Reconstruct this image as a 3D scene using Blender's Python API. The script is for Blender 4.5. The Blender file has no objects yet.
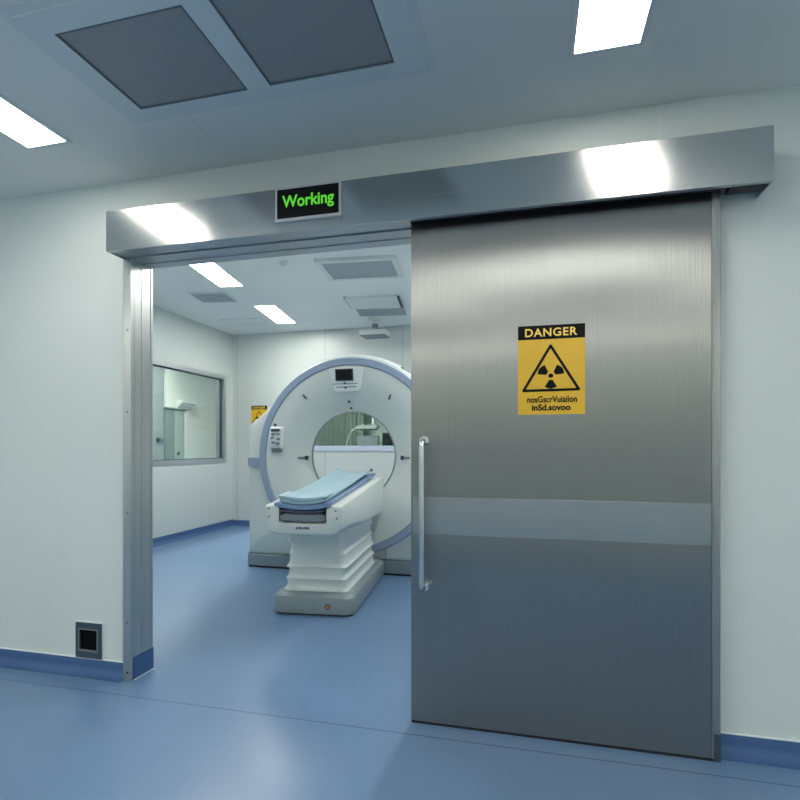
import bpy, bmesh, math, random
from mathutils import Vector, Matrix
random.seed(7)
PI = math.pi
S = bpy.context.scene
COL = S.collection

# ------------------------------------------------------------------ helpers
def lin(r, g, b):
    f = lambda c: (c/255/12.92) if c/255 <= .04045 else ((c/255+.055)/1.055)**2.4
    return (f(r), f(g), f(b), 1)

class MB:
    """collects shapes into one bmesh and links it as ONE mesh object"""
    def __init__(self): self.bm = bmesh.new()
    def _rot(self, vs, M):
        if M is not None: bmesh.ops.transform(self.bm, matrix=M, verts=vs)
    def box(self, x0, x1, y0, y1, z0, z1, bev=0, seg=2, M=None):
        t = bmesh.new()
        r = bmesh.ops.create_cube(t, size=1)
        for v in r['verts']:
            v.co = Vector(((x0+x1)/2+v.co.x*(x1-x0), (y0+y1)/2+v.co.y*(y1-y0), (z0+z1)/2+v.co.z*(z1-z0)))
        if bev: bmesh.ops.bevel(t, geom=list(t.edges), offset=bev, segments=seg, profile=.5, affect='EDGES', clamp_overlap=True)
        if M is not None: bmesh.ops.transform(t, matrix=M, verts=t.verts)
        self.add(t); return self
    def add(self, t):
        m = bpy.data.meshes.new('tmp'); t.to_mesh(m); t.free()
        self.bm.from_mesh(m); bpy.data.meshes.remove(m)
    def cyl(self, p, q, r, n=24, r2=None, cap=True):
        p, q = Vector(p), Vector(q); d = q-p
        R = d.to_track_quat('Z', 'Y').to_matrix().to_4x4()
        M = Matrix.Translation((p+q)/2) @ R
        bmesh.ops.create_cone(self.bm, cap_ends=cap, segments=n, radius1=r, radius2=r if r2 is None else r2, depth=d.length, matrix=M)
        return self
    def ball(self, c, r, sc=(1, 1, 1), n=20):
        M = Matrix.Translation(c) @ Matrix.Diagonal((*sc, 1))
        bmesh.ops.create_uvsphere(self.bm, u_segments=n, v_segments=max(8, n//2), radius=r, matrix=M)
        return self
    def rings(self, rings, closed=True, cap0=False, cap1=False):
        """loft through rings of points"""
        vs = [[self.bm.verts.new(p) for p in r] for r in rings]
        n = len(rings[0])
        for a, b in zip(vs[:-1], vs[1:]):
            for i in range(n if closed else n-1):
                j = (i+1) % n
                try: self.bm.faces.new((a[i], a[j], b[j], b[i]))
                except ValueError: pass
        if cap0: self.bm.faces.new(vs[0][::-1])
        if cap1: self.bm.faces.new(vs[-1])
        return self
    def lathe_y(self, prof, n=96, c=(0, 0, 0)):
        """profile of (radius, y) spun about the y axis"""
        rs = []
        for r, y in prof:
            rs.append([(c[0]+r*math.cos(2*PI*i/n), c[1]+y, c[2]+r*math.sin(2*PI*i/n)) for i in range(n)])
        return self.rings(rs)
    def tube(self, pts, r, n=16):
        pts = [Vector(p) for p in pts]; rs = []
        up = None
        for i, p in enumerate(pts):
            d = (pts[min(i+1, len(pts)-1)]-pts[max(i-1, 0)]).normalized()
            if up is None:
                up = Vector((0, 0, 1)) if abs(d.z) < .9 else Vector((1, 0, 0))
            a = d.cross(up).normalized(); b = a.cross(d).normalized(); up = b
            rs.append([tuple(p+a*r*math.cos(2*PI*k/n)+b*r*math.sin(2*PI*k/n)) for k in range(n)])
        return self.rings(rs, cap0=True, cap1=True)
    def prism(self, poly, y0, y1):
        """polygon of (x, z) pushed from y0 to y1"""
        a = [self.bm.verts.new((x, y0, z)) for x, z in poly]
        b = [self.bm.verts.new((x, y1, z)) for x, z in poly]
        n = len(poly)
        self.bm.faces.new(a); self.bm.faces.new(b[::-1])
        for i in range(n):
            self.bm.faces.new((a[i], b[i], b[(i+1) % n], a[(i+1) % n]))
        return self
    def prism_x(self, poly, x0, x1):
        a = [self.bm.verts.new((x0, y, z)) for y, z in poly]
        b = [self.bm.verts.new((x1, y, z)) for y, z in poly]
        n = len(poly)
        self.bm.faces.new(a); self.bm.faces.new(b[::-1])
        for i in range(n):
            self.bm.faces.new((a[i], b[i], b[(i+1) % n], a[(i+1) % n]))
        return self
    def prism_y(self, poly, y0, y1): return self.prism(poly, y0, y1)
    def each(self, f):
        for v in self.bm.verts: v.co = Vector(f(*v.co))
        return self
    def build(self, name, mat, parent=None, smooth=None, uv=False, world=False):
        bm = self.bm
        if world and parent is not None:
            bmesh.ops.translate(bm, verts=bm.verts, vec=-parent.location)
        bmesh.ops.recalc_face_normals(bm, faces=bm.faces)
        if uv:
            L = bm.loops.layers.uv.new('UVMap')
            for f in bm.faces:
                n = f.normal; ax = max(range(3), key=lambda k: abs(n[k]))
                for l in f.loops:
                    c = l.vert.co
                    l[L].uv = (c.y, c.z) if ax == 0 else (c.x, c.z) if ax == 1 else (c.x, c.y)
        me = bpy.data.meshes.new(name)
        bm.to_mesh(me); bm.free()
        if smooth is not None:
            for p in me.polygons: p.use_smooth = True
            try: me.set_sharp_from_angle(angle=math.radians(smooth))
            except Exception: pass
        o = bpy.data.objects.new(name, me)
        me.materials.append(mat)
        COL.objects.link(o)
        if parent is not None: o.parent = parent
        return o

def thing(name, label, cat, loc=(0, 0, 0), rz=0, group=None, kind=None):
    o = bpy.data.objects.new(name, None); COL.objects.link(o)
    o.empty_display_size = .05
    o.location = loc; o.rotation_euler = (0, 0, rz)
    return tag(o, label, cat, group, kind)
def tag(o, label, cat, group=None, kind=None):
    o['label'] = label; o['category'] = cat
    if group: o['group'] = group
    if kind: o['kind'] = kind
    return o
def kids(o): return [c for c in COL.objects if c.parent is o]
def dup(o, loc=None, rz=None, label=None, group=None, parent=None):
    c = o.copy(); COL.objects.link(c)
    if parent is not None: c.parent = parent
    if loc is not None: c.location = loc
    if rz is not None: c.rotation_euler = (0, 0, rz)
    if label: c['label'] = label
    if group: c['group'] = group
    for k in kids(o): dup(k, parent=c)
    return c
def text_mb(s, size, loc, width=None, bold=0.0, depth=.0006, face='-y', space=1.0):
    """lettering as flat mesh standing on a vertical plane facing -y"""
    cu = bpy.data.curves.new('t', 'FONT'); cu.body = s; cu.size = size
    cu.align_x = 'CENTER'; cu.align_y = 'CENTER'; cu.offset = bold; cu.extrude = depth; cu.space_character = space
    ob = bpy.data.objects.new('t', cu); COL.objects.link(ob)
    dg = bpy.context.evaluated_depsgraph_get(); dg.update()
    me = bpy.data.meshes.new_from_object(ob.evaluated_get(dg))
    bpy.data.objects.remove(ob); bpy.data.curves.remove(cu)
    xs = [v.co.x for v in me.vertices]; ys = [v.co.y for v in me.vertices]
    cx, cy = (min(xs)+max(xs))/2, (min(ys)+max(ys))/2
    k = width/(max(xs)-min(xs)) if width else 1
    kz = size/(max(ys)-min(ys))
    m = MB(); m.bm.from_mesh(me); bpy.data.meshes.remove(me)
    m.each(lambda x, y, z: (loc[0]+(x-cx)*k, loc[1]-z, loc[2]+(y-cy)*kz))
    return m

# ------------------------------------------------------------------ materials
def mat(name, col, rough=.5, metal=0, spec=.5, coat=0, coat_r=.1):
    m = bpy.data.materials.new(name); m.use_nodes = True
    p = m.node_tree.nodes['Principled BSDF']
    p.inputs['Base Color'].default_value = col
    p.inputs['Roughness'].default_value = rough
    p.inputs['Metallic'].default_value = metal
    p.inputs['Specular IOR Level'].default_value = spec
    p.inputs['Coat Weight'].default_value = coat
    p.inputs['Coat Roughness'].default_value = coat_r
    return m
def nodes(m): return m.node_tree.nodes, m.node_tree.links, m.node_tree.nodes['Principled BSDF']
def vary(m, col, amt=.06, scale=3, stretch=(1, 1, 1), rough=None, rough_amt=.08, bump=0, bump_scale=60):
    """slight procedural variation of the paint colour and roughness"""
    n, l, p = nodes(m)
    tc = n.new('ShaderNodeTexCoord'); mp = n.new('ShaderNodeMapping'); mp.inputs['Scale'].default_value = stretch
    l.new(tc.outputs['Object'], mp.inputs['Vector'])
    no = n.new('ShaderNodeTexNoise'); no.inputs['Scale'].default_value = scale; no.inputs['Detail'].default_value = 4
    l.new(mp.outputs[0], no.inputs['Vector'])
    rp = n.new('ShaderNodeValToRGB')
    rp.color_ramp.elements[0].position = .3; rp.color_ramp.elements[1].position = .7
    rp.color_ramp.elements[0].color = tuple(c*(1-amt) for c in col[:3])+(1,)
    rp.color_ramp.elements[1].color = tuple(min(1, c*(1+amt)) for c in col[:3])+(1,)
    l.new(no.outputs['Fac'], rp.inputs['Fac']); l.new(rp.outputs['Color'], p.inputs['Base Color'])
    if rough is not None:
        mr = n.new('ShaderNodeMapRange'); mr.inputs['To Min'].default_value = rough-rough_amt; mr.inputs['To Max'].default_value = rough+rough_amt
        l.new(no.outputs['Fac'], mr.inputs['Value']); l.new(mr.outputs[0], p.inputs['Roughness'])
    if bump:
        nb = n.new('ShaderNodeTexNoise'); nb.inputs['Scale'].default_value = bump_scale
        l.new(mp.outputs[0], nb.inputs['Vector'])
        b = n.new('ShaderNodeBump'); b.inputs['Strength'].default_value = bump; b.inputs['Distance'].default_value = .002
        l.new(nb.outputs['Fac'], b.inputs['Height']); l.new(b.outputs[0], p.inputs['Normal'])
    return m
def steel(name, col, rough=.3, aniso=0, rot=0, grain=(220, 220, 1.2), wave=0, wscale=(1, 1, 1), grain_amt=.05, graincol=.05, bow=None, groove=0):
    m = mat(name, col, rough, 1)
    n, l, p = nodes(m)
    tc = n.new('ShaderNodeTexCoord'); mp = n.new('ShaderNodeMapping'); mp.inputs['Scale'].default_value = grain
    l.new(tc.outputs['Object'], mp.inputs['Vector'])
    no = n.new('ShaderNodeTexNoise'); no.inputs['Scale'].default_value = 1; no.inputs['Detail'].default_value = 3
    l.new(mp.outputs[0], no.inputs['Vector'])
    mr = n.new('ShaderNodeMapRange'); mr.inputs['To Min'].default_value = rough-grain_amt; mr.inputs['To Max'].default_value = rough+grain_amt
    l.new(no.outputs['Fac'], mr.inputs['Value']); l.new(mr.outputs[0], p.inputs['Roughness'])
    rp = n.new('ShaderNodeValToRGB')
    rp.color_ramp.elements[0].position = .25; rp.color_ramp.elements[1].position = .75
    rp.color_ramp.elements[0].color = tuple(c*(1-graincol) for c in col[:3])+(1,)
    rp.color_ramp.elements[1].color = tuple(min(1, c*(1+graincol)) for c in col[:3])+(1,)
    l.new(no.outputs['Fac'], rp.inputs['Fac']); l.new(rp.outputs['Color'], p.inputs['Base Color'])
    if aniso:
        p.inputs['Anisotropic'].default_value = aniso; p.inputs['Anisotropic Rotation'].default_value = rot
        tg = n.new('ShaderNodeTangent'); tg.direction_type = 'UV_MAP'; tg.uv_map = 'UVMap'
        l.new(tg.outputs[0], p.inputs['Tangent'])
    if wave:
        m2 = n.new('ShaderNodeMapping'); m2.inputs['Scale'].default_value = wscale
        l.new(tc.outputs['Object'], m2.inputs['Vector'])
        nw = n.new('ShaderNodeTexNoise'); nw.inputs['Scale'].default_value = 1; nw.inputs['Detail'].default_value = 0
        l.new(m2.outputs[0], nw.inputs['Vector'])
        b = n.new('ShaderNodeBump'); b.inputs['Strength'].default_value = 1; b.inputs['Distance'].default_value = wave
        l.new(nw.outputs['Fac'], b.inputs['Height']); l.new(b.outputs[0], p.inputs['Normal'])
        if groove:                      # brushed grooves along the grain
            b3 = n.new('ShaderNodeBump'); b3.inputs['Strength'].default_value = 1; b3.inputs['Distance'].default_value = groove
            l.new(no.outputs['Fac'], b3.inputs['Height']); l.new(b.outputs[0], b3.inputs['Normal']); l.new(b3.outputs[0], p.inputs['Normal'])
        if bow:                         # the sheet bows very slightly toward one end
            sp = n.new('ShaderNodeSeparateXYZ'); l.new(tc.outputs['Object'], sp.inputs[0])
            q = n.new('ShaderNodeMath'); q.operation = 'SUBTRACT'; q.inputs[1].default_value = bow[0]; l.new(sp.outputs[0], q.inputs[0])
            q2 = n.new('ShaderNodeMath'); q2.operation = 'MAXIMUM'; q2.inputs[1].default_value = 0; l.new(q.outputs[0], q2.inputs[0])
            qq = n.new('ShaderNodeMath'); qq.operation = 'POWER'; qq.inputs[1].default_value = 2; l.new(q2.outputs[0], qq.inputs[0])
            q3 = n.new('ShaderNodeMath'); q3.operation = 'MULTIPLY'; q3.inputs[1].default_value = bow[1]; l.new(qq.outputs[0], q3.inputs[0])
            b2 = n.new('ShaderNodeBump'); b2.inputs['Strength'].default_value = 1; b2.inputs['Distance'].default_value = 1
            l.new(q3.outputs[0], b2.inputs['Height']); l.new(b.outputs[0], b2.inputs['Normal']); l.new(b2.outputs[0], p.inputs['Normal'])
    return m
def seams(m, axis, positions, half, col, noise=True):
    """thin joint lines of another colour at given positions along a world axis"""
    n, l, p = nodes(m)
    g = n.new('ShaderNodeNewGeometry'); sp = n.new('ShaderNodeSeparateXYZ'); l.new(g.outputs['Position'], sp.inputs[0])
    acc = None
    for q in positions:
        s_ = n.new('ShaderNodeMath'); s_.operation = 'COMPARE'
        s_.inputs[1].default_value = q; s_.inputs[2].default_value = half
        l.new(sp.outputs[axis], s_.inputs[0])
        if acc is None: acc = s_
        else:
            a = n.new('ShaderNodeMath'); a.operation = 'MAXIMUM'; l.new(acc.outputs[0], a.inputs[0]); l.new(s_.outputs[0], a.inputs[1]); acc = a
    mx = n.new('ShaderNodeMix'); mx.data_type = 'RGBA'; mx.inputs[7].default_value = col
    src = p.inputs['Base Color'].links[0].from_socket if p.inputs['Base Color'].links else None
    if src: l.new(src, mx.inputs[6])
    else: mx.inputs[6].default_value = p.inputs['Base Color'].default_value
    l.new(acc.outputs[0], mx.inputs[0]); l.new(mx.outputs[2], p.inputs['Base Color'])
    return m
def emit(name, col, st):
    m = bpy.data.materials.new(name); m.use_nodes = True
    n, l = m.node_tree.nodes, m.node_tree.links
    n.clear(); e = n.new('ShaderNodeEmission'); o = n.new('ShaderNodeOutputMaterial')
    e.inputs[0].default_value = col; e.inputs[1].default_value = st; l.new(e.outputs[0], o.inputs[0])
    return m
def glass(name, tint, refl=.10):
    m = bpy.data.materials.new(name); m.use_nodes = True
    n, l = m.node_tree.nodes, m.node_tree.links
    n.clear(); o = n.new('ShaderNodeOutputMaterial'); t = n.new('ShaderNodeBsdfTransparent'); g = n.new('ShaderNodeBsdfGlossy')
    t.inputs[0].default_value = tint; g.inputs['Roughness'].default_value = .02; g.inputs[0].default_value = (.9, 1, .95, 1)
    f = n.new('ShaderNodeLayerWeight'); f.inputs[0].default_value = .5
    pw = n.new('ShaderNodeMath'); pw.operation = 'POWER'; pw.inputs[1].default_value = 5; l.new(f.outputs['Facing'], pw.inputs[0])
    a = n.new('ShaderNodeMath'); a.operation = 'MULTIPLY_ADD'; a.inputs[1].default_value = 1-refl; a.inputs[2].default_value = refl; a.use_clamp = True
    l.new(pw.outputs[0], a.inputs[0])
    mx = n.new('ShaderNodeMixShader'); l.new(a.outputs[0], mx.inputs[0]); l.new(t.outputs[0], mx.inputs[1]); l.new(g.outputs[0], mx.inputs[2])
    l.new(mx.outputs[0], o.inputs[0])
    return m

WALLC = (.70, .745, .715, 1)
m_wall = vary(mat('wall_panel_paint', WALLC, .34), WALLC, .015, 1.2, rough=.34, rough_amt=.01)
m_wall_front = vary(mat('corridor_wall_paint', WALLC, .38), WALLC, .015, 1.2, rough=.38, rough_amt=.01)
seams(m_wall_front, 0, [.504], .0022, (.75, .80, .79, 1))
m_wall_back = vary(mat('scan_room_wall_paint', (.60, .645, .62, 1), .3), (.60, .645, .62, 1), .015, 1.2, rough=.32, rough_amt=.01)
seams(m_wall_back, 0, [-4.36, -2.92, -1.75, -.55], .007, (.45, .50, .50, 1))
CEILC = (.83, .825, .785, 1)
m_ceil = vary(mat('ceiling_paint', CEILC, .5), CEILC, .02, 1.0, rough=.5, rough_amt=.05)
m_ceil2 = vary(mat('scan_room_ceiling_paint', (.88, .90, .89, 1), .45), (.88, .90, .89, 1), .02, 1.0)
FLOORC = lin(104, 134, 170)
m_floor = vary(mat('blue_vinyl', FLOORC, .3), FLOORC, .05, 1.4, rough=.30, rough_amt=.015)
seams(m_floor, 1, [-.165], .0028, lin(52, 78, 116))
m_base = vary(mat('blue_vinyl_skirting', lin(62, 94, 140), .6), lin(62, 94, 140), .04, 2)
STEELC = (.50, .515, .505, 1)
m_door = steel('brushed_door_steel', (.34, .343, .33, 1), .31, 1, 0, grain=(260, 260, 1.5), wave=.018, wscale=(.9, 1, 1.5), grain_amt=.02, graincol=.025, groove=.0016)
m_band = steel('brushed_band_steel', (.40, .425, .435, 1), .36, .5, 0, grain=(2, 2, 260))
m_header = steel('brushed_header_steel', (.66, .67, .65, 1), .18, .25, .25, grain=(1.5, 200, 260), grain_amt=.03, wave=.003, wscale=(1.2, 1, 2), bow=(-.25, .068))
m_jamb = steel('brushed_jamb_steel', (.56, .575, .57, 1), .36, .5, 0, grain=(120, 120, 1.2), grain_amt=.02, graincol=.03)
m_edge = steel('brushed_edge_steel', (.40, .41, .405, 1), .36, 0, 0, grain=(200, 200, 1.2), grain_amt=.02, graincol=.03)
m_lintel = steel('brushed_lintel_steel', (.42, .45, .49, 1), .3, 0, 0, grain=(1.5, 200, 200))
m_chrome = steel('polished_handle_steel', (.72, .74, .73, 1), .16, 0, 0, grain=(90, 90, 90), grain_amt=.02)
m_alu = steel('aluminium_frame', (.62, .65, .67, 1), .35, 0, 0, grain=(2, 2, 200))
m_dark = mat('dark_cavity_metal', (.03, .033, .036, 1), .6, .3)
m_black = mat('black_plastic', (.002, .002, .0025, 1), .7, spec=.1)
m_screen = mat('black_screen_glass', (.004, .004, .006, 1), .3, spec=.25)
m_grey_d = mat('dark_grey_plastic', lin(62, 74, 86), .45)
m_grey_m = vary(mat('mid_grey_plastic', lin(120, 130, 136), .45), lin(120, 130, 136), .04, 6)
m_white = vary(mat('white_enamel', (.67, .715, .69, 1), .3), (.67, .715, .69, 1), .012, 2, rough=.30, rough_amt=.008)
m_white_b = mat('white_trim', (.78, .82, .83, 1), .35)
m_gantry_blue = mat('blue_grey_band', lin(146, 163, 187), .35)
m_plinth = vary(mat('grey_plinth', lin(132, 146, 150), .4), lin(132, 146, 150), .03, 4)
m_foot = mat('black_toe', (.012, .013, .016, 1), .6)
m_pad = vary(mat('light_blue_pad', lin(158, 188, 200), .55), lin(158, 188, 200), .04, 9, bump=.15, bump_scale=40)
m_mattress = vary(mat('blue_mattress', lin(118, 144, 178), .45), lin(118, 144, 178), .04, 9)
m_yellow = vary(mat('yellow_sign_vinyl', lin(226, 178, 36), .4), lin(226, 178, 36), .03, 14)
m_ink = mat('black_sign_ink', (.004, .004, .005, 1), .6, spec=.15)
m_letter = mat('yellow_sign_ink', lin(245, 205, 90), .4)
m_silver = mat('silver_bezel', (.62, .62, .66, 1), .35, .35)
m_led = emit('green_led', lin(92, 205, 58), 1.0)
m_vent = None
def grille(name, base, dark, cells):
    m = mat(name, base, .55)
    n, l, p = nodes(m)
    tc = n.new('ShaderNodeTexCoord'); ck = n.new('ShaderNodeTexVoronoi'); ck.inputs['Scale'].default_value = cells; ck.inputs['Randomness'].default_value = 0
    l.new(tc.outputs['Object'], ck.inputs['Vector'])
    rp = n.new('ShaderNodeValToRGB'); rp.color_ramp.elements[0].position = .28; rp.color_ramp.elements[1].position = .36
    rp.color_ramp.elements[0].color = dark; rp.color_ramp.elements[1].color = base
    l.new(ck.outputs['Distance'], rp.inputs['Fac']); l.new(rp.outputs['Color'], p.inputs['Base Color'])
    return m
m_vent = grille('perforated_grey_grille', (.37, .375, .375, 1), (.25, .255, .26, 1), 130)
m_vent_l = grille('pale_perforated_grille', (.36, .41, .45, 1), (.24, .28, .31, 1), 90)
m_glass = glass('tinted_window_glass', (.92, .95, .925, 1), .03)
m_glass_d = glass('dark_window_glass', (.78, .84, .80, 1), .025)
m_lamp_c = emit('corridor_lamp_diffuser', (1, .985, .90, 1), 16)
m_lamp_d = emit('unseen_corridor_lamp_diffuser', (1, .985, .90, 1), 40)
m_lamp_r = emit('scan_room_lamp_diffuser', (1, .99, .93, 1), 35)
m_lamp_o = emit('added_control_room_lamp', (1, 1, .95, 1), 95)

# ------------------------------------------------------------------ the setting
H1, H2 = 2.58, 2.92                     # corridor and scan room ceilings
XL, XR = -5.2, 3.2                      # corridor ends
YB = -4.7                               # corridor far wall
GL, GR, GB = -4.44, 1.9, 4.9            # scan room
OX0, OX1, OZ = -1.985, -.44, 2.165      # door opening

def structure(name, mb, m, label, cat, **k):
    o = mb.build(name, m, **k); return tag(o, label, cat, kind='structure')
structure('floor', MB().box(-8.6, XR+.15, YB-.15, 8.4, -.1, 0), m_floor, 'glossy blue vinyl floor of corridor and scan room', 'floor')
structure('ceiling', MB().box(XL-.15, XR+.15, YB-.15, 0, H1, H1+.1), m_ceil, 'pale grey corridor ceiling above the sliding door', 'ceiling')
structure('ceiling_scan_room', MB().box(GL-.12, GR+.12, .1, GB+.12, H2, H2+.1), m_ceil2, 'white scan room ceiling behind the opening', 'ceiling')
f = MB().box(XL, OX0-.03, 0, .125, 0, H2+.1).box(OX1, XR, 0, .125, 0, H2+.1).box(OX0-.03, OX1, 0, .125, OZ+.03, H2+.1)
structure('wall_front', f, m_wall_front, 'white corridor wall holding the steel sliding door', 'wall')
structure('wall_left', MB().box(XL-.15, XL, YB, 0, 0, H1), m_wall, 'white wall at the left end of the corridor', 'wall')
structure('wall_right', MB().box(XR, XR+.15, YB, 0, 0, H1), m_wall, 'white wall at the right end of the corridor', 'wall')
structure('wall_opposite', MB().box(XL-.15, XR+.15, YB-.15, YB, 0, H1), m_wall, 'white corridor wall facing the steel door', 'wall')
# scan room walls with their window holes
WY0, WY1, WZ0, WZ1 = 2.55, 4.70, .985, 2.255          # window in the left wall
f = (MB().box(GL-.12, GL, .12, WY0, 0, H2).box(GL-.12, GL, WY1, GB+.12, 0, H2)
     .box(GL-.12, GL, WY0, WY1, 0, WZ0).box(GL-.12, GL, WY0, WY1, WZ1, H2))
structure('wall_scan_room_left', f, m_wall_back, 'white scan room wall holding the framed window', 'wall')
BX0, BX1, BZ0, BZ1 = -3.35, -1.15, 1.215, 2.08          # window in the back wall
f = (MB().box(GL, BX0, GB, GB+.12, 0, H2).box(BX1, GR, GB, GB+.12, 0, H2)
     .box(BX0, BX1, GB, GB+.12, 0, BZ0).box(BX0, BX1, GB, GB+.12, BZ1, H2))
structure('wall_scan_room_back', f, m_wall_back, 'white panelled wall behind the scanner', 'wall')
structure('wall_scan_room_right', MB().box(GR, GR+.12, .12, GB+.12, 0, H2), m_wall, 'white scan room wall hidden behind the door', 'wall')

def skirt_poly(sign=-1, h=.08):
    """coved skirting profile of (y, z), running out over the floor"""
    P = [(0, 0), (0, h), (sign*.006, h), (sign*.008, h-.004)]
    r = .045
    for k in range(7):
        a = PI/2*k/6
        P.append((sign*(.008+r-r*math.cos(a)), .002+r-r*math.sin(a)))
    P += [(sign*(.008+r), 0)]
    return P
def skirt_x(name, x0, x1, y, sign, label):
    m = MB().prism_x([(y+p[0], p[1]) for p in skirt_poly(sign)], x0, x1)
    return structure(name, m, m_base, label, 'baseboard', smooth=40)
def skirt_y(name, y0, y1, x, sign, label):
    m = MB().prism([(x+p[0], p[1]) for p in skirt_poly(sign, .09)], y0, y1)
    return structure(name, m, m_base, label, 'baseboard', smooth=40)
skirt_x('baseboard_left', XL, OX0-.045, 0, -1, 'blue coved baseboard left of the door frame')
skirt_x('baseboard_right', .712, XR, 0, -1, 'blue coved baseboard right of the steel door')
skirt_x('baseboard_back', GL, GR, GB, -1, 'blue baseboard along the scan room back wall')
skirt_y('baseboard_scan_room_left', .125, GB, GL, 1, 'blue baseboard under the scan room window')
# thin pale sealant bead on top of the corridor skirtings
tag(MB().box(XL, OX0-.046, -.009, 0, .08, .0835).build('trim_1', m_white_b), 'thin white bead on top of the left blue baseboard', 'trim', kind='structure')
tag(MB().box(.712, XR, -.009, 0, .08, .0835).build('trim_2', m_white_b), 'thin white bead on top of the right blue baseboard', 'trim', kind='structure')

# windows
def window_x(name, x, y0, y1, z0, z1, w, label, gm):
    o = thing(name, label, 'window', (x, (y0+y1)/2, z0), kind='structure')
    f = MB()
    for a in ((y0-.012, y0+w, z0-.012, z1+.012), (y1-w, y1+.012, z0-.012, z1+.012), (y0+w, y1-w, z0-.012, z0+w), (y0+w, y1-w, z1-w, z1+.012)):
        f.box(x-.122, x+.012, a[0], a[1], a[2], a[3])
    f.build('window_frame', m_alu, o, world=True)
    g = MB()
    b = .012
    for a in ((y0+w, y0+w+b, z0+w, z1-w), (y1-w-b, y1-w, z0+w, z1-w), (y0+w+b, y1-w-b, z0+w, z0+w+b), (y0+w+b, y1-w-b, z1-w-b, z1-w)):
        g.box(x-.06, x-.028, a[0], a[1], a[2], a[3])
    g.build('gasket', m_grey_d, o, world=True)
    MB().box(x-.05, x-.042, y0+w+.004, y1-w-.004, z0+w+.004, z1-w-.004).build('pane', gm, o, world=True)
    return o
window_x('window_1', GL, WY0, WY1, WZ0, WZ1, .045, 'framed observation window in the left scan room wall', m_glass)
o = thing('window_2', 'dark observation window seen through the scanner bore', 'window', ((BX0+BX1)/2, GB, BZ0), kind='structure')
f = MB(); w = .03
for a in ((BX0-.02, BX0+w, BZ0-.075, BZ1+.05), (BX1-w, BX1+.02, BZ0-.075, BZ1+.05), (BX0+w, BX1-w, BZ0-.075, BZ0+.004), (BX0+w, BX1-w, BZ1-w, BZ1+.05)):
    f.box(a[0], a[1], GB-.014, GB+.001, a[2], a[3])
f.build('window_frame', mat('pale_window_frame', lin(196, 206, 222), .4), o, world=True)
MB().box(BX0+.002, BX1-.002, GB+.05, GB+.058, BZ0+.002, BZ1-.002).build('pane', m_glass_d, o, world=True)

# rooms behind the two windows
CL, CR = -6.3, GL-.12
m_obs = vary(mat('control_room_paint', (.58, .625, .585, 1), .5), (.58, .625, .585, 1), .015, 1)
structure('wall_control_room_far', MB().box(CL-.1, CL, .6, 8.3, 0, H2), m_obs, 'pale green control room wall behind the left window', 'wall')
structure('wall_control_room_near', MB().box(CL, CR, .5, .6, 0, H2), m_obs, 'pale green control room wall toward the corridor', 'wall')
structure('wall_control_room_end', MB().box(CL-.1, GR, 8.3, 8.4, 0, H2), m_obs, 'pale green control room wall behind the back window', 'wall')
structure('wall_control_room_right', MB().box(GR, GR+.1, GB+.12, 8.4, 0, H2), m_obs, 'pale green control room end wall', 'wall')
structure('ceiling_control_room', MB().box(CL-.1, CR, .5, 8.4, H2, H2+.1).box(CR, GR+.1, GB+.12, 8.4, H2, H2+.1), m_ceil2, 'control room ceiling behind the windows', 'ceiling')

# ------------------------------------------------------------------ door frame, door, track cover
fr = thing('trim_3', 'brushed steel door frame around the scan room opening', 'door frame', (OX0, 0, 0), kind='structure')
f = MB().box(OX0-.045, OX0, -.03, -.0, 0, OZ+.03, .002).box(OX0-.03, OX0, 0, .13, 0, OZ+.03)
f.box(OX0, OX0+.003, -.03, -.018, .0, OZ).box(OX0, OX0+.002, .048, .052, .11, OZ).box(OX0, OX0+.003, .118, .132, .11, OZ)
f.build('jamb', m_jamb, fr, uv=True, world=True)
MB().box(OX0, OX1, -.03, .13, OZ, OZ+.03).box(OX0, OX1, .055, .061, OZ-.004, OZ).build('lintel', m_lintel, fr, uv=True, world=True)
MB().box(OX1, OX1+.03, -.03, .13, 0, OZ+.03).build('jamb', m_jamb, fr, uv=True, world=True)
MB().box(OX0-.0, OX0+.0065, -.012, .134, 0, .115, .001).build('jamb_base', m_base, fr, world=True)
MB().box(OX0+.0065, OX0+.011, -.012, .134, 0, .004).build('sealant_bead', m_white_b, fr, world=True)
for z in (.045, .30, .86, 1.38, 1.80):
    MB().cyl((OX0-.017, -.034, z), (OX0-.017, -.0295, z), .005, 12).build('screw', m_grey_m if z > .1 else m_dark, fr, world=True)

DX0, DX1, DY0, DY1, DZ1 = -.503, .704, -.075, -.035, 2.20
dr = thing('door_1', 'brushed steel sliding radiation door with a long handle', 'door', ((DX0+DX1)/2, (DY0+DY1)/2, 0), kind='structure')
MB().box(DX0, DX1-.031, DY0, DY1, .012, DZ1, .0025).build('door_panel', m_door, dr, uv=True, world=True)
MB().box(DX1-.0305, DX1-.024, DY0-.001, DY1, .012, DZ1, .001).box(DX1-.0235, DX1, DY0+.003, DY1, .012, DZ1, .002).build('edge_strip', m_edge, dr, uv=True, world=True)
MB().box(DX1-.024, DX1+.001, DY0-.001, DY1, .005, .105, .001).build('edge_cap', m_grey_d, dr, world=True)
MB().box(DX0+.002, DX1, DY0+.004, DY1-.004, 0, .013).build('bottom_seal', m_foot, dr, world=True)
MB().box(DX0+.010, DX1-.033, DY0-.0025, DY0+.001, .824, .984, .0008).build('kick_band', m_band, dr, uv=True, world=True)
h = thing('handle_tmp', '', ''); 
hx, z0, z1, yo = -.443, .600, 1.225, DY0-.055
pts = [(hx, DY0+.001, z1)]
r = .022
for k in range(7):
    a = PI/2*k/6
    pts.append((hx, yo+r-r*math.sin(a), z1-r+r*math.cos(a)))
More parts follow.
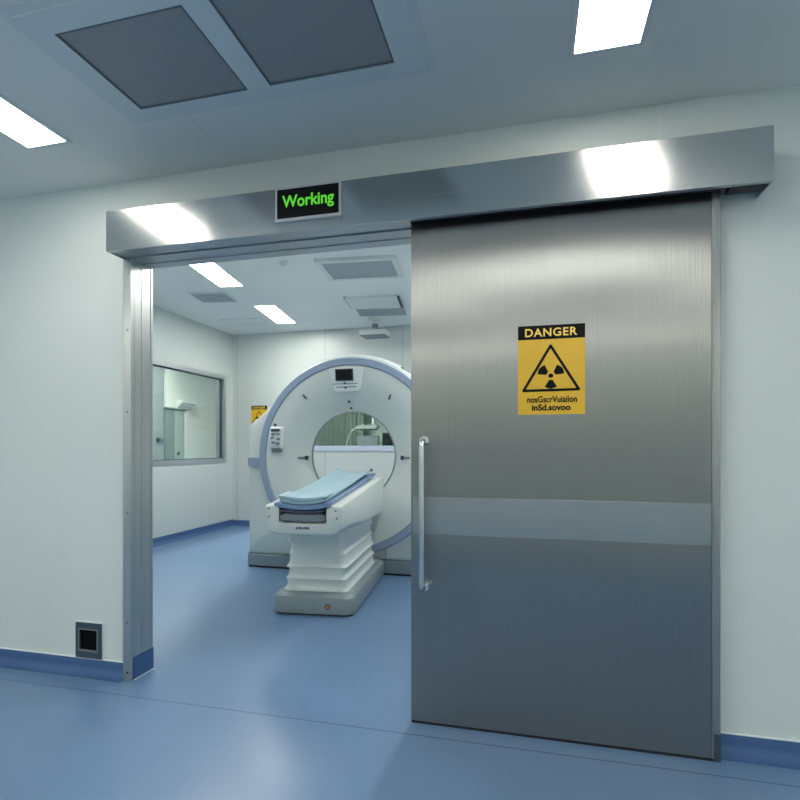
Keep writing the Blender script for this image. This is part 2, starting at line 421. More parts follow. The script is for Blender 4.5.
for k in range(7):
    a = PI/2*k/6
    pts.append((hx, yo+r-r*math.cos(a), z0+r-r*math.sin(a)))
pts.append((hx, DY0+.001, z0))
bpy.data.objects.remove(h)
hd = MB().tube(pts, .0135, 20).build('handle', m_chrome, dr, smooth=50, world=True)
for z in (z0, z1):
    e = MB().cyl((hx, DY0-.008, z), (hx, DY0+.001, z), .021, 24)
    e.each(lambda x, y, z_: (x-dr.location.x, y-dr.location.y, z_-dr.location.z))
    q = e.build('handle_rosette', m_chrome, hd, smooth=40)

hc = thing('track_cover', 'long brushed steel track cover above the sliding door', 'track cover', (-.585, -.075, 2.16))
X0, X1, ZB, ZT = -2.021, .851, 2.159, 2.357
f = MB().box(X0, X1, -.15, -.147, ZB, ZT, .0008).box(X0, X1, -.147, 0, ZT-.003, ZT)
f.build('front_plate', m_header, hc, uv=True, world=True)
MB().box(X0, X0+.003, -.147, 0, ZB+.001, ZT-.003).build('end_plate', m_header, hc, uv=True, world=True)
MB().box(X1-.003, X1, -.147, 0, ZB+.001, ZT-.003).build('end_plate', m_header, hc, uv=True, world=True)
MB().box(X0+.003, X1-.003, -.147, -.128, ZB, ZB+.003).build('bottom_lip', m_lintel, hc, uv=True, world=True)
MB().box(OX0-.045, DX0, -.118, -.032, ZB+.012, ZB+.05).build('track_rail', m_lintel, hc, uv=True, world=True)
MB().box(DX0, .69, -.118, -.082, ZB+.012, ZB+.05).build('guide_rail', m_dark, hc, world=True)
MB().box(X0+.004, X1-.004, -.12, -.004, ZB+.09, ZB+.17).build('inner_track', m_dark, hc, world=True)
MB().box(.725, X1-.004, -.128, -.055, ZB+.004, ZB+.09).build('cavity_shade_block', m_dark, hc, world=True)  # dark filler stands in for the shade inside the open cover end

sg = thing('working_sign', 'lit black sign with green lettering on the steel track cover', 'sign', (-.948, -.15, 2.2))
sx0, sx1, sz0, sz1 = -1.103, -.794, 2.201, 2.353
f = MB(); b = .0085; y0, y1 = -.166, -.15
for a in ((sx0, sx0+b, sz0, sz1), (sx1-b, sx1, sz0, sz1), (sx0+b, sx1-b, sz0, sz0+b*1.6), (sx0+b, sx1-b, sz1-b, sz1)):
    f.box(a[0], a[1], y0, y1, a[2], a[3], .001)
f.build('bezel', m_silver, sg, world=True)
MB().box(sx0+b, sx1-b, y0+.003, y1, sz0+b*1.6, sz1-b).build('screen', m_screen, sg, world=True)
text_mb('Working', .070, (-.948, y0+.0028, 2.281), width=.245, bold=.0015).build('lettering', m_led, sg, world=True)

# ------------------------------------------------------------------ danger sign (on the door) and its twin (on the back wall)
def make_sign(name, label, cat, x, y, z):
    o = thing(name, label, cat, (x, y, z))
    w, hh = .263, .365
    MB().box(-w/2, w/2, -.002, 0, 0, hh).build('plate', m_yellow, o)
    MB().box(-w/2, w/2, -.0026, -.001, hh-.057, hh).build('header_band', m_ink, o)
    text_mb('DANGER', .034, (-.001, -.0032, hh-.029), width=.205, bold=.0007, space=1.12).build('lettering', m_letter, o)
    # triangle outline
    A, B, C = Vector((-.119, .093)), Vector((.117, .095)), Vector((-.002, .291))
    cen = (A+B+C)/3
    bm = MB()
    outer = []; inner = []
    for P in (A, B, C):
        for Q in (A, B, C):
            if Q is P: continue
        outer.append(P)
    inner = [cen+(P-cen)*.84 for P in (A, B, C)]
    def rounded(poly, r):
        out = []
        n = len(poly)
        for i in range(n):
            p, a, b = poly[i], poly[i-1], poly[(i+1) % n]
            u, v = (a-p).normalized(), (b-p).normalized()
            for k in range(5):
                t = k/4
                out.append(p+u*r*(1-t)**2+v*r*t**2)
        return out
    ro, ri = rounded(outer, .012), rounded(inner, .004)
    for y0, y1 in ((-.0028, -.0015),):
        bm.rings([[(p.x, y1, p.y) for p in ro], [(p.x, y0, p.y) for p in ro], [(p.x, y0, p.y) for p in ri], [(p.x, y1, p.y) for p in ri]])
    bm.build('warning_triangle', m_ink, o)
    t = MB(); c = (-.001, .158)
    for a0 in (35, 145, 270):
        pts = []
        for k in range(7):
            a = math.radians(a0-27+54*k/6); pts.append((c[0]+(.056-.004*abs(k-3)/3)*math.cos(a), c[1]+(.053-.003*abs(k-3)/3)*math.sin(a)))
        for k in range(3):
            a = math.radians(a0+22-44*k/2); pts.append((c[0]+.018*math.cos(a), c[1]+.018*math.sin(a)))
        t.prism(pts, -.0028, -.0015)
    t.prism([(c[0]+.010*math.cos(2*PI*k/16), c[1]+.009*math.sin(2*PI*k/16)) for k in range(16)], -.0028, -.0015)
    t.build('trefoil_symbol', m_ink, o)
    text_mb('nosGscrVuiaiion', .027, (.003, -.0026, .062), width=.196, bold=.0007).build('caption', m_ink, o)
    text_mb('inSd.sovoo', .026, (.0, -.0026, .029), width=.152, bold=.0009).build('caption', m_ink, o)
    return o
s1 = make_sign('danger_sign', 'yellow and black radiation danger sign on the steel door', 'sign', .0835, DY0, 1.333)
s2 = dup(s1, (-3.985, GB, 1.462), 0, 'yellow danger sign on the back wall, partly hidden by the scanner')

# ------------------------------------------------------------------ low wall box
bx = thing('wall_sensor_box', 'small dark grey square recessed box low on the corridor wall', 'wall box', (-2.264, 0, .084))
x0, x1, z0, z1 = -2.345, -2.181, .0845, .270
f = MB(); b = .026
for a in ((x0, x0+b, z0, z1), (x1-b, x1, z0, z1), (x0+b, x1-b, z0, z0+b+.018), (x0+b, x1-b, z1-b-.010, z1)):
    f.box(a[0], a[1], -.012, 0, a[2], a[3])
f.build('housing', m_grey_d, bx, world=True)
MB().box(x0+b, x1-b, -.004, -.0005, z0+b+.018, z1-b-.010).build('recess', m_black, bx, world=True)
f = MB(); x0i, x1i, z0i, z1i = x0+b-.006, x1-b+.006, z0+b+.010, z1-b-.004
for a in ((x0i, x0i+.006, z0i, z1i), (x1i-.006, x1i, z0i, z1i), (x0i+.006, x1i-.006, z0i, z0i+.008), (x0i+.006, x1i-.006, z1i-.006, z1i)):
    f.box(a[0], a[1], -.015, -.011, a[2], a[3])
f.build('inner_rim', m_grey_m, bx, world=True)
f = MB()
for a in ((x0-.006, x0, z0, z1+.006), (x1, x1+.006, z0, z1+.006), (x0, x1, z1, z1+.006)):
    f.box(a[0], a[1], -.006, 0, a[2], a[3])
f.build('sealant_edge', m_white_b, bx, world=True)

# ------------------------------------------------------------------ ceiling fittings
def ceiling_light(label, w, ln, x, y, z, em, rz=0, group=None):
    o = thing('ceiling_light', label, 'ceiling light', (x, y, z), rz, group)
    f = MB(); b = .018
    for a in ((-w/2-b, -w/2, -ln/2-b, ln/2+b), (w/2, w/2+b, -ln/2-b, ln/2+b), (-w/2, w/2, -ln/2-b, -ln/2), (-w/2, w/2, ln/2, ln/2+b)):
        f.box(a[0], a[1], a[2], a[3], -.006, 0)
    f.build('frame', m_ceil_trim, o)
    MB().box(-w/2, w/2, -ln/2, ln/2, -.004, -.0005).build('diffuser', em, o)
    return o
m_ceil_trim = mat('white_ceiling_trim', (.74, .78, .77, 1), .4)
L1 = ceiling_light('bright rectangular ceiling light at the upper left of the corridor', .212, .62, -2.13, -.685, H1, m_lamp_c)
dup(L1, (.256, -.685, H1), 0, 'bright rectangular ceiling light above the steel door')
# further lamps of the same rows, over the corridor behind the viewpoint
B1 = ceiling_light('unseen ceiling light in the corridor behind the viewpoint', .212, .62, -2.13, -2.17, H1, m_lamp_d, 0, 'corridor lights behind the viewpoint')
for x, y in ((.256, -2.17), (-4.516, -2.17), (2.642, -2.17), (-4.516, -4.15), (-2.13, -4.15), (.256, -4.15), (2.642, -4.15)):  # side columns are unseen lamps added to brighten the corridor
    dup(B1, (x, y, H1), 0)
R1 = ceiling_light('scan room ceiling light nearest the doorway', .25, 1.2, -3.00, 2.10, H2, m_lamp_r, math.radians(9))
ceiling_light('scan room ceiling light farther back, above the scanner', .25, .88, -3.205, 3.93, H2, m_lamp_r, math.radians(9))
dup(R1, (-.35, 1.9, H2), 0, 'unseen scan room ceiling light added behind the steel door', 'added scan room lights')  # this and the next are unseen lamps added to light the scan room
dup(R1, (-.35, 3.6, H2), 0, 'unseen scan room ceiling light added behind the steel door', 'added scan room lights')
O1 = ceiling_light('unseen ceiling light added in the control room behind the left window', .25, 1.2, -5.3, 4.6, H2, m_lamp_o)  # unseen lamps added to brighten the rooms behind both windows
dup(O1, (-3.1, 5.75, H2), 0, 'unseen ceiling light added in the control room behind the back window')

m_grille_edge = mat('grille_edge_grey', lin(104, 112, 118), .5)
def vent_frame(mb, x0, x1, y0, y1, holes, z0, z1):
    """rectangular plate with rectangular holes side by side in x"""
    ys0, ys1 = holes[0][2], holes[0][3]
    mb.box(x0, x1, y0, ys0, z0, z1); mb.box(x0, x1, ys1, y1, z0, z1)
    xs = [x0]+[q for h_ in holes for q in h_[:2]]+[x1]
    for i in range(0, len(xs), 2): mb.box(xs[i], xs[i+1], ys0, ys1, z0, z1)
v = thing('ceiling_vent', 'large twin grille vent in the corridor ceiling', 'ceiling vent', (-.985, -.705, H1))
f = MB(); hs = [(-1.530, -1.048, -.89, -.492), (-.955, -.468, -.89, -.496)]
vent_frame(f, -1.608, -.367, -.975, -.436, hs, H1-.012, H1)
f.box(-1.640, -1.608, -1.0, -.405, H1-.004, H1).box(-.367, -.335, -1.0, -.405, H1-.004, H1).box(-1.608, -.367, -.436, -.405, H1-.004, H1).box(-1.608, -.367, -1.0, -.975, H1-.004, H1)
f.build('frame', m_ceil_trim, v, world=True)
for h_ in hs:
    MB().box(h_[0], h_[1], h_[2], h_[3], H1-.008, H1-.001).build('grille', m_vent, v, world=True)
    g = MB(); b = .006
    vent_frame(g, h_[0], h_[1], h_[2], h_[3], [(h_[0]+b, h_[1]-b, h_[2]+b, h_[3]-b)], H1-.013, H1-.008)
    g.build('grille_edge', m_grille_edge, v, world=True)
MB().box(-1.388, -1.385, -.40, -.21, H1-.0015, H1).build('joint', m_ceil_trim, v, world=True)

def small_vent(name, label, x, y, rz, w, d, gm, border, cat='ceiling vent', drop=.012):
    o = thing(name, label, cat, (x, y, H2), rz)
    f = MB(); vent_frame(f, -w/2, w/2, -d/2, d/2, [(-w/2+border, w/2-border, -d/2+border, d/2-border)], -drop, 0)
    f.build('frame', m_ceil_trim, o)
    MB().box(-w/2+border, w/2-border, -d/2+border, d/2-border, -drop*.6, -.001).build('grille', gm, o)
    return o
small_vent('ceiling_vent', 'small grey slotted vent in the scan room ceiling at left', -3.52, 3.02, math.radians(10), .44, .39, m_vent_l, .02)
rv = small_vent('ceiling_vent', 'wide return air vent in the scan room ceiling near the doorway', -1.57, 2.48, math.radians(6), .76, .56, m_vent_l, .05, drop=.03)
o = thing('ceiling_vent', 'stepped white ceiling vent above the scanner with grey grille', 'ceiling vent', (-1.82, 3.83, H2), math.radians(8))
MB().box(-.30, .30, -.43, .02, -.03, 0, .004).build('cover', m_ceil_trim, o)
MB().box(-.27, .33, .03, .43, -.014, -.001).build('grille', m_vent_l, o)
MB().box(-.312, -.300, -.43, .0, -.02, 0).build('gap_strip', m_grey_d, o)
MB().box(.302, .322, -.40, .02, -.03, 0).build('gap_strip', m_grey_d, o)
o = thing('access_hatch', 'flat white access hatch in the scan room ceiling corner', 'ceiling hatch', (-3.78, 4.14, H2), math.radians(6))
f = MB(); vent_frame(f, -.29, .29, -.15, .15, [(-.27, .27, -.13, .13)], -.008, 0); f.build('frame', m_ceil_trim, o)
MB().box(-.27, .27, -.13, .13, -.005, -.001).build('hatch_panel', m_ceil2, o)
o = thing('smoke_detector', 'small white detector on the scan room ceiling', 'smoke detector', (-2.23, 2.17, H2))
MB().cyl((0, 0, -.012), (0, 0, 0), .045, 24).build('base_ring', m_white_b, o, smooth=40)
MB().cyl((0, 0, -.035), (0, 0, -.012), .028, 24, .036).build('sensor_head', m_white_b, o, smooth=40)
# unit on a ceiling mount above the scanner
o = thing('ceiling_unit', 'white flat unit hanging from a round ceiling mount near back wall', 'ceiling unit', (-2.02, 4.45, H2))
MB().cyl((0, 0, -.02), (0, 0, 0), .09, 28).build('mount_plate', m_white_b, o, smooth=40)
MB().cyl((0, 0, -.17), (0, 0, -.02), .022, 20).build('stem', m_alu, o, smooth=40)
MB().cyl((0, 0, -.13), (0, 0, -.07), .04, 20).build('collar', m_grey_m, o, smooth=40)
MB().box(-.18, .18, -.14, .14, -.235, -.168, .016, 3).build('housing', m_white, o, smooth=40)
MB().box(-.165, .165, -.125, .125, -.243, -.235).build('underside', m_grey_m, o)

# ------------------------------------------------------------------ CT scanner gantry
GX, GY, GZ = -1.678, 2.43, 1.115
G = thing('scanner_gantry', 'large white ring-shaped CT scanner with a blue rim', 'CT scanner', (GX, GY, 0))
def out_r(a):
    c, s_ = math.cos(a), math.sin(a); r = 9.
    if abs(c) > 1e-6: r = min(r, 1.07/abs(c))
    if s_ < 0: r = min(r, .978/-s_)
    # sloping shoulder through (1.07, .30) and (.83, .49)
    nx, nz = .19, .24; d = nx*1.07+nz*.30
    k = nx*abs(c)+nz*s_
    if k > 1e-6: r = min(r, d/k)
    return max(r if s_ < .9 else .965, .965) if s_ > 0 else r
angs = sorted(set([2*PI*i/144 for i in range(144)]+[math.atan2(-.978, 1.07) % (2*PI), math.atan2(-.978, -1.07) % (2*PI), math.atan2(.30, 1.07), math.atan2(.30, -1.07), math.atan2(.49, .83), math.atan2(.49, -.83)]))
def ring(fr_, y): return [(fr_(a)*math.cos(a), y, GZ+fr_(a)*math.sin(a)) for a in angs]
f = MB().rings([ring(lambda a: .90, .03), ring(lambda a: .925, .03), ring(lambda a: out_r(a)-.03, .02), ring(lambda a: out_r(a)-.008, .028), ring(out_r, .05), ring(out_r, .48), ring(lambda a: out_r(a)-.03, .515), ring(lambda a: .66, .515), ring(lambda a: .655, .47)])
f.build('body', m_white, G, smooth=35)
MB().lathe_y([(.935, .03), (.94, .012), (.937, -.004), (.93, -.010), (.874, -.010), (.867, -.005), (.862, .008), (.862, .03)], 144, (0, 0, GZ)).build('rim_band', m_gantry_blue, G, smooth=35)
prof = [(.863, .0), (.82, .001), (.77, .006), (.71, .016), (.64, .034), (.57, .060), (.51, .088), (.465, .112), (.440, .124), (.430, .127)]
def face_y(r):
    for (r0, y0), (r1, y1) in zip(prof[:-1], prof[1:]):
        if r1 <= r <= r0: return y0+(y1-y0)*(r0-r)/(r0-r1)
    return 0
MB().lathe_y(prof, 144, (0, 0, GZ)).build('face', m_white, G, smooth=60)
MB().lathe_y([(.432, .126), (.430, .119), (.424, .117), (.420, .123), (.420, .14)], 144, (0, 0, GZ)).build('bore_edge', m_plinth, G, smooth=60)
MB().lathe_y([(.421, .14), (.44, .17), (.52, .30), (.62, .44), (.665, .512)], 144, (0, 0, GZ)).build('bore_liner', m_white, G, smooth=60)
MB().box(-1.07, 1.07, .0, .51, .018, .132, .006).build('plinth', m_plinth, G)
MB().box(-1.06, 1.06, .004, .50, 0, .02).build('toe', m_foot, G)
MB().box(-1.065, 1.065, .006, .505, .130, .140).build('plinth_seam', m_grey_m, G)
MB().box(-1.0715, -.925, .008, .50, 1.008-.005, 1.092).build('side_band', m_gantry_blue, G)
MB().box(.925, 1.0715, .008, .50, 1.003, 1.092).build('side_band', m_gantry_blue, G)
# upper right seam on the lower front cover
MB().box(.360, .364, .0185, .024, .14, .30).build('cover_seam', m_grey_m, G)
# control panel at the top of the face
def tilt(x, y, z): return (x, y+.010+max(0, (GZ+.80-z))*.17, z)
cp = MB().prism([(-.20, 1.957), (.152, 1.957), (.115, 1.755), (.10, 1.735), (-.14, 1.735), (-.155, 1.755)], -.022, .02)
bmesh.ops.bevel(cp.bm, geom=[e for e in cp.bm.edges], offset=.006, segments=2, affect='EDGES')
cp.each(tilt)
cp = cp.build('control_panel', m_white_b, G, smooth=40)
MB().box(-.132, .048, -.030, -.012, 1.832, 1.945, .002).each(tilt).build('screen_frame', m_grey_d, cp)
MB().box(-.122, .038, -.0335, -.028, 1.840, 1.936).each(tilt).build('screen', m_screen, cp)
MB().box(-.165, .09, -.0245, -.020, 1.802, 1.808).each(tilt).build('key_row', m_grey_m, cp)
MB().box(-.13, .075, -.0245, -.020, 1.770, 1.778).each(tilt).build('key_row', m_grey_m, cp)
MB().ball((-.04, -.024, 1.808), .013, (1, .5, .8)).each(tilt).build('button', m_grey_d, cp)
MB().ball((-.035, -.024, 1.769), .013, (1, .5, .8)).each(tilt).build('button', m_grey_d, cp)
# keypad on the left of the face
kp = MB().box(-.822, -.682, -.035, .035, 1.185, 1.40, .018, 3).each(lambda x, y, z: (x+(z-1.29)*.06, y+.004+(x+.822)*.1, z)).build('keypad', m_white_b, G, smooth=40)
MB().box(-.795, -.70, -.039, -.030, 1.352, 1.378, .004).build('keypad_display', m_grey_d, kp)
for (bx_, bz_, rx, rz_) in ((-.775, 1.325, .022, .010), (-.722, 1.325, .02, .009), (-.785, 1.29, .018, .012), (-.72, 1.28, .02, .013), (-.775, 1.245, .022, .012), (-.725, 1.235, .022, .013)):
    MB().ball((bx_, -.031, bz_), 1, (rx, .010, rz_), 16).build('button', m_grey_m, kp, smooth=40)
MB().box(-.80, -.70, -.012, .03, 1.150, 1.190, .01).build('keypad_bracket', m_grey_m, kp)
MB().ball((-.765, -.004, 1.418), .016, (1, .7, 1)).build('indicator', m_grey_d, G, smooth=60)
MB().ball((-.733, .008, 1.486), .012, (1.2, .6, 1)).build('indicator', mat('red_lens', lin(190, 40, 50), .3), G, smooth=60)
for (x, z, a) in ((-.456, 1.69, 50), (.40, 1.67, -65)):
    y = face_y(math.hypot(x, z-GZ))
    MB().box(-.026, .026, -.008, .01, -.008, .008, .003, M=Matrix.Translation((x, y, z)) @ Matrix.Rotation(math.radians(a), 4, 'Y')).build('laser_slot', m_grey_d, G)
for (x, z, mm) in ((-.024, 1.64, m_grey_d), (-.014, 1.58, mat('dark_red_lens', lin(120, 50, 45), .3))):
    y = face_y(math.hypot(x, z-GZ))
    MB().ball((x, y, z), .014, (1.1, .7, .9)).build('indicator', mm, G, smooth=60)
for (x, z, d) in ((-.477, 1.093, -1), (.506, 1.098, 1)):
    y = face_y(math.hypot(x, z-GZ))
    MB().box(x-.016, x+.016, y-.016, y+.02, z-.020, z+.020, .004).build('marker_knob', m_grey_d, G)
    y2 = face_y(math.hypot(x+d*.07, z-GZ))
    MB().box(x+min(d*.02, d*.10), x+max(d*.02, d*.10), y2-.004, y2+.02, z-.010, z+.010, .002).build('marker_strip', m_grey_m, G)
# ridge on the top cover
f = MB().rings([[((.972+q)*math.cos(a), y, GZ+(.972+q)*math.sin(a)) for a in [math.radians(60+2*k) for k in range(29)]] for y, q in ((.10, -.012), (.11, .012), (.22, .016), (.24, -.012))], closed=False)
f.build('top_ridge', m_white_b, G, smooth=40)

# ------------------------------------------------------------------ patient table
T = thing('patient_table', 'white patient table on stepped pedestal in front of scanner', 'scanner table', (-1.494, 1.187, 0), math.atan2(.055, .59))
def rrect(w, y0, y1, r, n=6, rb=None):
    """rounded rectangle in plan: round corners at the near end, square at the far end"""
    P = []
    for k in range(n+1):
        a = PI+PI/2*k/n; P.append((-w+r+r*math.cos(a), y0+r+r*math.sin(a)))
    for k in range(n+1):
        a = 1.5*PI+PI/2*k/n; P.append((w-r+r*math.cos(a), y0+r+r*math.sin(a)))
    P += [(w, y1), (-w, y1)]
    return P
def stack(levels, name, m, smooth=40, parent=T, dx=-.016):
    R = []
    for (w, y0, y1, r, z) in levels:
        R.append([(x+dx, y, z) for x, y in rrect(w, y0, y1, r)])
    return MB().rings(R, cap0=True, cap1=True).build(name, m, parent, smooth=smooth)
YE = 1.20
stack([(.286, -.008, YE, .06, 0), (.286, -.008, YE, .06, .014)], 'toe', m_foot)
base = stack([(.300, -.02, YE, .07, .014), (.300, -.02, YE, .07, .118), (.292, -.012, YE, .07, .132), (.262, .05, YE, .06, .150)], 'base', m_plinth)
MB().box(-.002, .002, -.0215, -.01, .02, .12).build('base_seam', m_grey_m, base)
MB().cyl((.102, -.026, .068), (.102, -.01, .068), .020, 20).build('socket_ring', m_grey_d, base, smooth=40)
MB().cyl((.102, -.030, .068), (.102, -.022, .068), .012, 18).build('socket', mat('orange_plug', lin(226, 128, 60), .4), base, smooth=40)
# stepped pedestal: telescoping covers, each with a lip at its foot
tiers = [(.228, .075, .150, .232), (.216, .075, .232, .318), (.214, .080, .318, .410), (.205, .085, .410, .505), (.212, .066, .505, .60)]
for i, (w, y0, z0, z1) in enumerate(tiers):
    lip = .016 if i < 3 else .010 if i < 4 else .004
    stack([(w+lip, y0-lip, 1.08, .045, z0), (w+lip, y0-lip, 1.08, .045, z0+.008), (w+lip*.35, y0-lip*.35, 1.07, .04, z0+.018), (w-.002, y0+.002, 1.06, .04, z0+.04), (w-.004, y0+.003, 1.06, .04, z1)], 'pedestal_cover', m_white)
# table top shell: U section lofted toward the scanner, rising slightly
def sec(t, y, hw, zb, zt, tr, td, rb):
    """points of the U section: half width hw, bottom zb, top zt, trough half width tr and depth td, bottom corner radius rb"""
    P = []
    n = 6
    for k in range(n+1):
        a = PI+PI/2*k/n; P.append((-hw+rb+rb*math.cos(a), y, zb+rb+rb*.8*math.sin(a)+.0))
    for k in range(n+1):
        a = 1.5*PI+PI/2*k/n; P.append((hw-rb+rb*math.cos(a), y, zb+rb+rb*.8*math.sin(a)))
    e = .018
    P += [(hw, y, zt-e), (hw-.005, y, zt-.005), (hw-e, y, zt), (tr+.008, y, zt), (tr, y, zt-.008), (tr, y, zt-td+.01), (tr-.02, y, zt-td),
          (-tr+.02, y, zt-td), (-tr, y, zt-td+.01), (-tr, y, zt-.008), (-tr-.008, y, zt), (-hw+e, y, zt), (-hw+.005, y, zt-.005), (-hw, y, zt-e)]
    return P
YF = -.26
def zt(y): return .809+(y-YF)*.072
S_ = []
for y, d in ((YF, .022), (YF+.008, .008), (YF+.03, 0), (YF+.3, 0), (.4, 0), (.9, 0), (1.24, 0), (1.245, .004)):
    t = (y-YF)/1.5
    S_.append(sec(t, y, .272-d-.0*t, .595+d-t*.03, zt(y)-d, .165, .115-d*.5, .085 if y < .3 else .05))
MB().rings(S_, cap0=True, cap1=True).build('table_top', m_white, T, smooth=38)
# cradle, mattress
def slab(y0, y1, hw, zlo, thick, sag0, sag1, end_round=.006, ny=14, nx=14, curl=None):
    """concave slab following the rise of the table"""
    R = []
    ys = [y0, y0+end_round]+[y0+end_round+(y1-y0-2*end_round)*k/ny for k in range(1, ny)]+[y1-end_round, y1]
    for i, y in enumerate(ys):
        e = end_round if i in (0, len(ys)-1) else 0
        t = (y-y0)/(y1-y0); sg_ = sag0+(sag1-sag0)*t**2
        zz = zlo(y)
        top = []; bot = []
        for k in range(nx+1):
            u = -1+2*k/nx; x = u*(hw-e*.5)
            s_ = sg_*(u*u)
            c_ = curl(u, t) if curl else 0
            ed = .35*thick*max(0, (abs(u)-.9)/.1)
            top.append((x, y, zz+thick-e*.6+s_+c_-ed)); bot.append((x, y, zz+e*.6+s_+c_+ed*.4))
        R.append(top+bot[::-1])
    return MB().rings(R, cap0=True, cap1=True)
cr = slab(YF-.004, 1.20, .158, lambda y: zt(y)-.108, .048, .006, .006).build('cradle', m_grey_m, T, smooth=40)
slab(YF+.0, 1.20, .152, lambda y: zt(y)-.056, .024, .012, .012).build('cradle_liner', m_grey_d, T, smooth=40)
mt = slab(YF-.012, 1.24, .195, lambda y: zt(y)-.028, .034, .024, .045).build('mattress', m_mattress, T, smooth=40)
for x, z in ((-.235, .80), (-.235, .745), (.235, .74), (.228, .79)):
    MB().cyl((x, YF-.001, z-.012), (x, YF+.02, z-.012), .006, 12).build('screw_hole', m_grey_d, T)
lg = MB()
for k, (dx, ww, hh) in enumerate(((-.045, .012, .014), (-.026, .016, .016), (-.006, .014, .014), (.014, .017, .016), (.034, .013, .015))):
    lg.box(dx, dx+ww, YF-.001, YF+.01, .652, .652+hh)
lg.build('badge', m_grey_d, T)
# the pad lying on it
pd = slab(YF+.0, 1.255, .160, lambda y: 0, .024, .022, .060, ny=20)
P = thing('table_pad', 'light blue curved pad lying on the patient table', 'pad', (T.location.x, T.location.y, .84), T.rotation_euler.z)
def lift(x, y, z): return (x*(1+.0*y), y, z+zt(y)+.0065-.84)
pd.each(lift).build('pad', m_pad, P, smooth=40)
fold = slab(YF-.006, YF+.16, .166, lambda y: 0, .024, .022, .023, ny=4)
fold.each(lambda x, y, z: (x, y, z+zt(y)+.0290-.84)).build('head_cushion', m_pad, P, smooth=40)
for sx in (-1, 1):
    MB().box(sx*.160-.012, sx*.160+.012, 1.19, 1.225, zt(1.2)+.058-.84, zt(1.2)+.080-.84, .004).build('strap_clip', m_grey_d, P)

# ------------------------------------------------------------------ behind the windows
# left control room: made-up pieces imitating the reflection in the window glass
o = thing('reflected_door_standin', 'made-up grey green double door standing in for a reflection in the left window', 'door', (CL, 5.96, 0))
mdo = mat('grey_green_door_paint', lin(112, 130, 128), .45)
MB().box(CL+.001, CL+.04, 5.69, 5.93, .0, 1.87).build('door_leaf', mdo, o, world=True)
MB().box(CL+.001, CL+.04, 5.945, 6.22, .0, 1.87).build('door_leaf', mat('pale_grey_door_paint', lin(146, 162, 158), .45), o, world=True)
MB().box(CL+.001, CL+.012, 5.93, 5.945, .0, 1.87).build('door_gap', m_grey_d, o, world=True)
MB().box(CL+.04, CL+.07, 6.02, 6.05, 1.05, 1.11).build('handle', m_grey_d, o, world=True)
MB().box(CL+.001, CL+.06, 6.235, 6.33, .0, 1.89).build('door_casing', m_obs, o, world=True)
o = thing('reflected_header_standin', 'made-up pale stepped box standing in for the track cover reflected in the left window', 'cornice box', (CL, 6.05, 1.90))  # made-up box in place of the reflected end of the track cover
f = MB().box(CL+.001, CL+.08, 5.66, 5.93, 1.90, 2.85).box(CL+.001, CL+.06, 5.93, 5.96, 1.90, 2.85)
f.build('side_panel', m_obs, o, world=True)
MB().prism([(CL+.001, 1.90), (CL+.09, 1.90), (CL+.10, 1.94), (CL+.14, 1.95), (CL+.15, 1.99), (CL+.19, 2.0), (CL+.20, 2.055), (CL+.001, 2.055)], 5.96, 6.38).build('moulding', m_obs, o, world=True)
o = thing('reflected_strip_standin', 'made-up tall blue grey strip standing in for a reflection in the left window', 'locker', (CL+.03, 5.3, 0))  # made-up piece in place of the reflected strip at the window edge
MB().box(CL+.001, CL+.05, 4.7, 5.65, 0, 2.7, .006).build('body', mat('blue_grey_strip_paint', lin(122, 134, 136), .45), o, world=True)
MB().box(CL+.05, CL+.062, 4.74, 5.61, .05, 2.66, .004).build('strip_front', mat('blue_grey_strip_front', lin(132, 144, 147), .4), o, world=True)
q = MB().box(CL+.062, CL+.085, 5.44, 5.50, 1.28, 1.36, .004).build('handle', m_grey_d, o, world=True)
MB().box(CL+.085, CL+.095, 5.50, 5.60, 1.31, 1.335).build('lever', m_alu, o, world=True)
# back control room: curtain, lamp on arm, monitor desk
mcu = vary(mat('grey_green_curtain', (.34, .40, .35, 1), .8), (.34, .40, .35, 1), .08, 3)
f = MB(); top = []; bot = []
for k in range(161):
    x = -4.5+1.3*k/160; y = 7.6+.022*math.sin(k*.62)+.012*math.sin(k*.23)
    bot.append((x, y, .05)); top.append((x, y, 2.7))
f.rings([bot, top], closed=False)
bmesh.ops.solidify(f.bm, geom=f.bm.faces[:], thickness=.006)
tag(f.build('curtain', mcu, smooth=60), 'grey green curtain behind the back window', 'curtain')
tag(MB().cyl((-4.6, 7.6, 2.72), (-3.1, 7.6, 2.72), .015, 12).build('curtain_rail', m_alu, smooth=40), 'metal curtain rail behind the back window', 'curtain rail')
Y = 5.75
o = thing('examination_lamp', 'white flat lamp head on an arm behind the back window', 'lamp', (-2.45, Y, H2))
f = MB().tube([(-2.430, Y, H2), (-2.430, Y, 1.80), (-2.432, Y, 1.56)], .026, 16); f.build('arm', m_white_b, o, smooth=40, world=True)
MB().cyl((-2.430, Y, H2-.03), (-2.430, Y, H2), .08, 24).build('mount_plate', m_white_b, o, smooth=40, world=True)
MB().prism([(-2.735, 1.49), (-2.370, 1.49), (-2.350, 1.515), (-2.360, 1.545), (-2.66, 1.545), (-2.715, 1.515)], Y-.10, Y+.10).build('lamp_head', m_white_b, o, world=True)
MB().box(-2.70, -2.390, Y-.09, Y+.09, 1.475, 1.49).build('lamp_underside', m_grey_m, o, world=True)
for xx in (-2.58, -2.490): MB().cyl((xx, Y-.08, 1.545), (xx, Y-.08, 1.565), .025, 16).build('knob', m_white_b, o, smooth=40, world=True)
pts = [(-2.735+(-.19)*math.sin(k/12*PI/2), Y, 1.50-.62*(1-math.cos(k/12*PI/2))) for k in range(13)]
MB().tube(pts, .008, 10).build('cable', m_white_b, o, smooth=40, world=True)
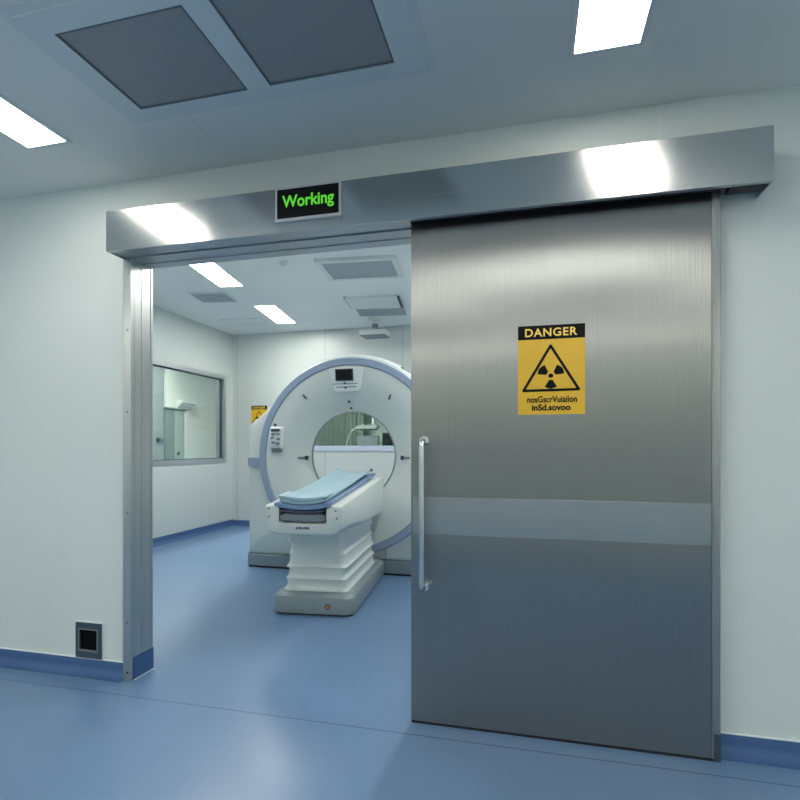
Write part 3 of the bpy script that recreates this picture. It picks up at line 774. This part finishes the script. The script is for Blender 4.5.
o = thing('control_desk', 'dark desk with monitors behind the back window', 'desk', (-2.2, 6.5, 0))
MB().box(-3.05, -1.4, 6.2, 6.9, .72, .76, .004).build('desk_top', m_grey_m, o, world=True)
for xx in (-3.0, -1.48): MB().box(xx, xx+.04, 6.25, 6.85, 0, .72).build('leg', m_grey_m, o, world=True)
for k, (x0, x1, z1) in enumerate(((-2.97, -2.56, 1.40), (-2.50, -1.85, 1.45))):
    t = thing('monitor', ('tall dark grey monitor behind the back window, below the lamp', 'wide dark monitor at the right behind the back window')[k], 'monitor', ((x0+x1)/2, 6.5, .76))
    MB().box(x0, x1, 6.48, 6.52, .90, z1, .006).build('housing', m_grey_d, t, world=True)
    MB().box(x0+.015, x1-.015, 6.476, 6.481, .915, z1-.015).build('screen', m_screen if k else m_grey_m, t, world=True)
    MB().box((x0+x1)/2-.03, (x0+x1)/2+.03, 6.52, 6.55, .77, 1.1).build('stand', m_grey_d, t, world=True)
    MB().box((x0+x1)/2-.12, (x0+x1)/2+.12, 6.42, 6.62, .76, .772).build('stand_foot', m_grey_d, t, world=True)

# ------------------------------------------------------------------ world, camera, colour
w = bpy.data.worlds.new('world'); S.world = w; w.use_nodes = True
w.node_tree.nodes['Background'].inputs[0].default_value = (.5, .56, .6, 1)
w.node_tree.nodes['Background'].inputs[1].default_value = .05
F_ = 524
cam = bpy.data.cameras.new('camera'); co = bpy.data.objects.new('camera', cam); COL.objects.link(co)
cam.sensor_width = 36; cam.lens = F_/800*36; cam.shift_y = 47/800; cam.clip_start = .02; cam.clip_end = 100
co.location = (0, -2.30, 1.20); co.rotation_euler = (PI/2, 0, math.atan2(130, 524))
S.camera = co
S.view_settings.view_transform = 'Standard'; S.view_settings.look = 'None'
S.view_settings.exposure = 0; S.view_settings.gamma = 1; S.view_settings.use_curve_mapping = False
try:
    S.cycles.use_denoising = True; S.cycles.denoiser = 'OPENIMAGEDENOISE'
    S.cycles.max_bounces = 10; S.cycles.diffuse_bounces = 6; S.cycles.glossy_bounces = 5; S.cycles.transparent_max_bounces = 10
    S.cycles.sample_clamp_indirect = 6; S.cycles.caustics_reflective = False; S.cycles.caustics_refractive = False
except Exception: pass
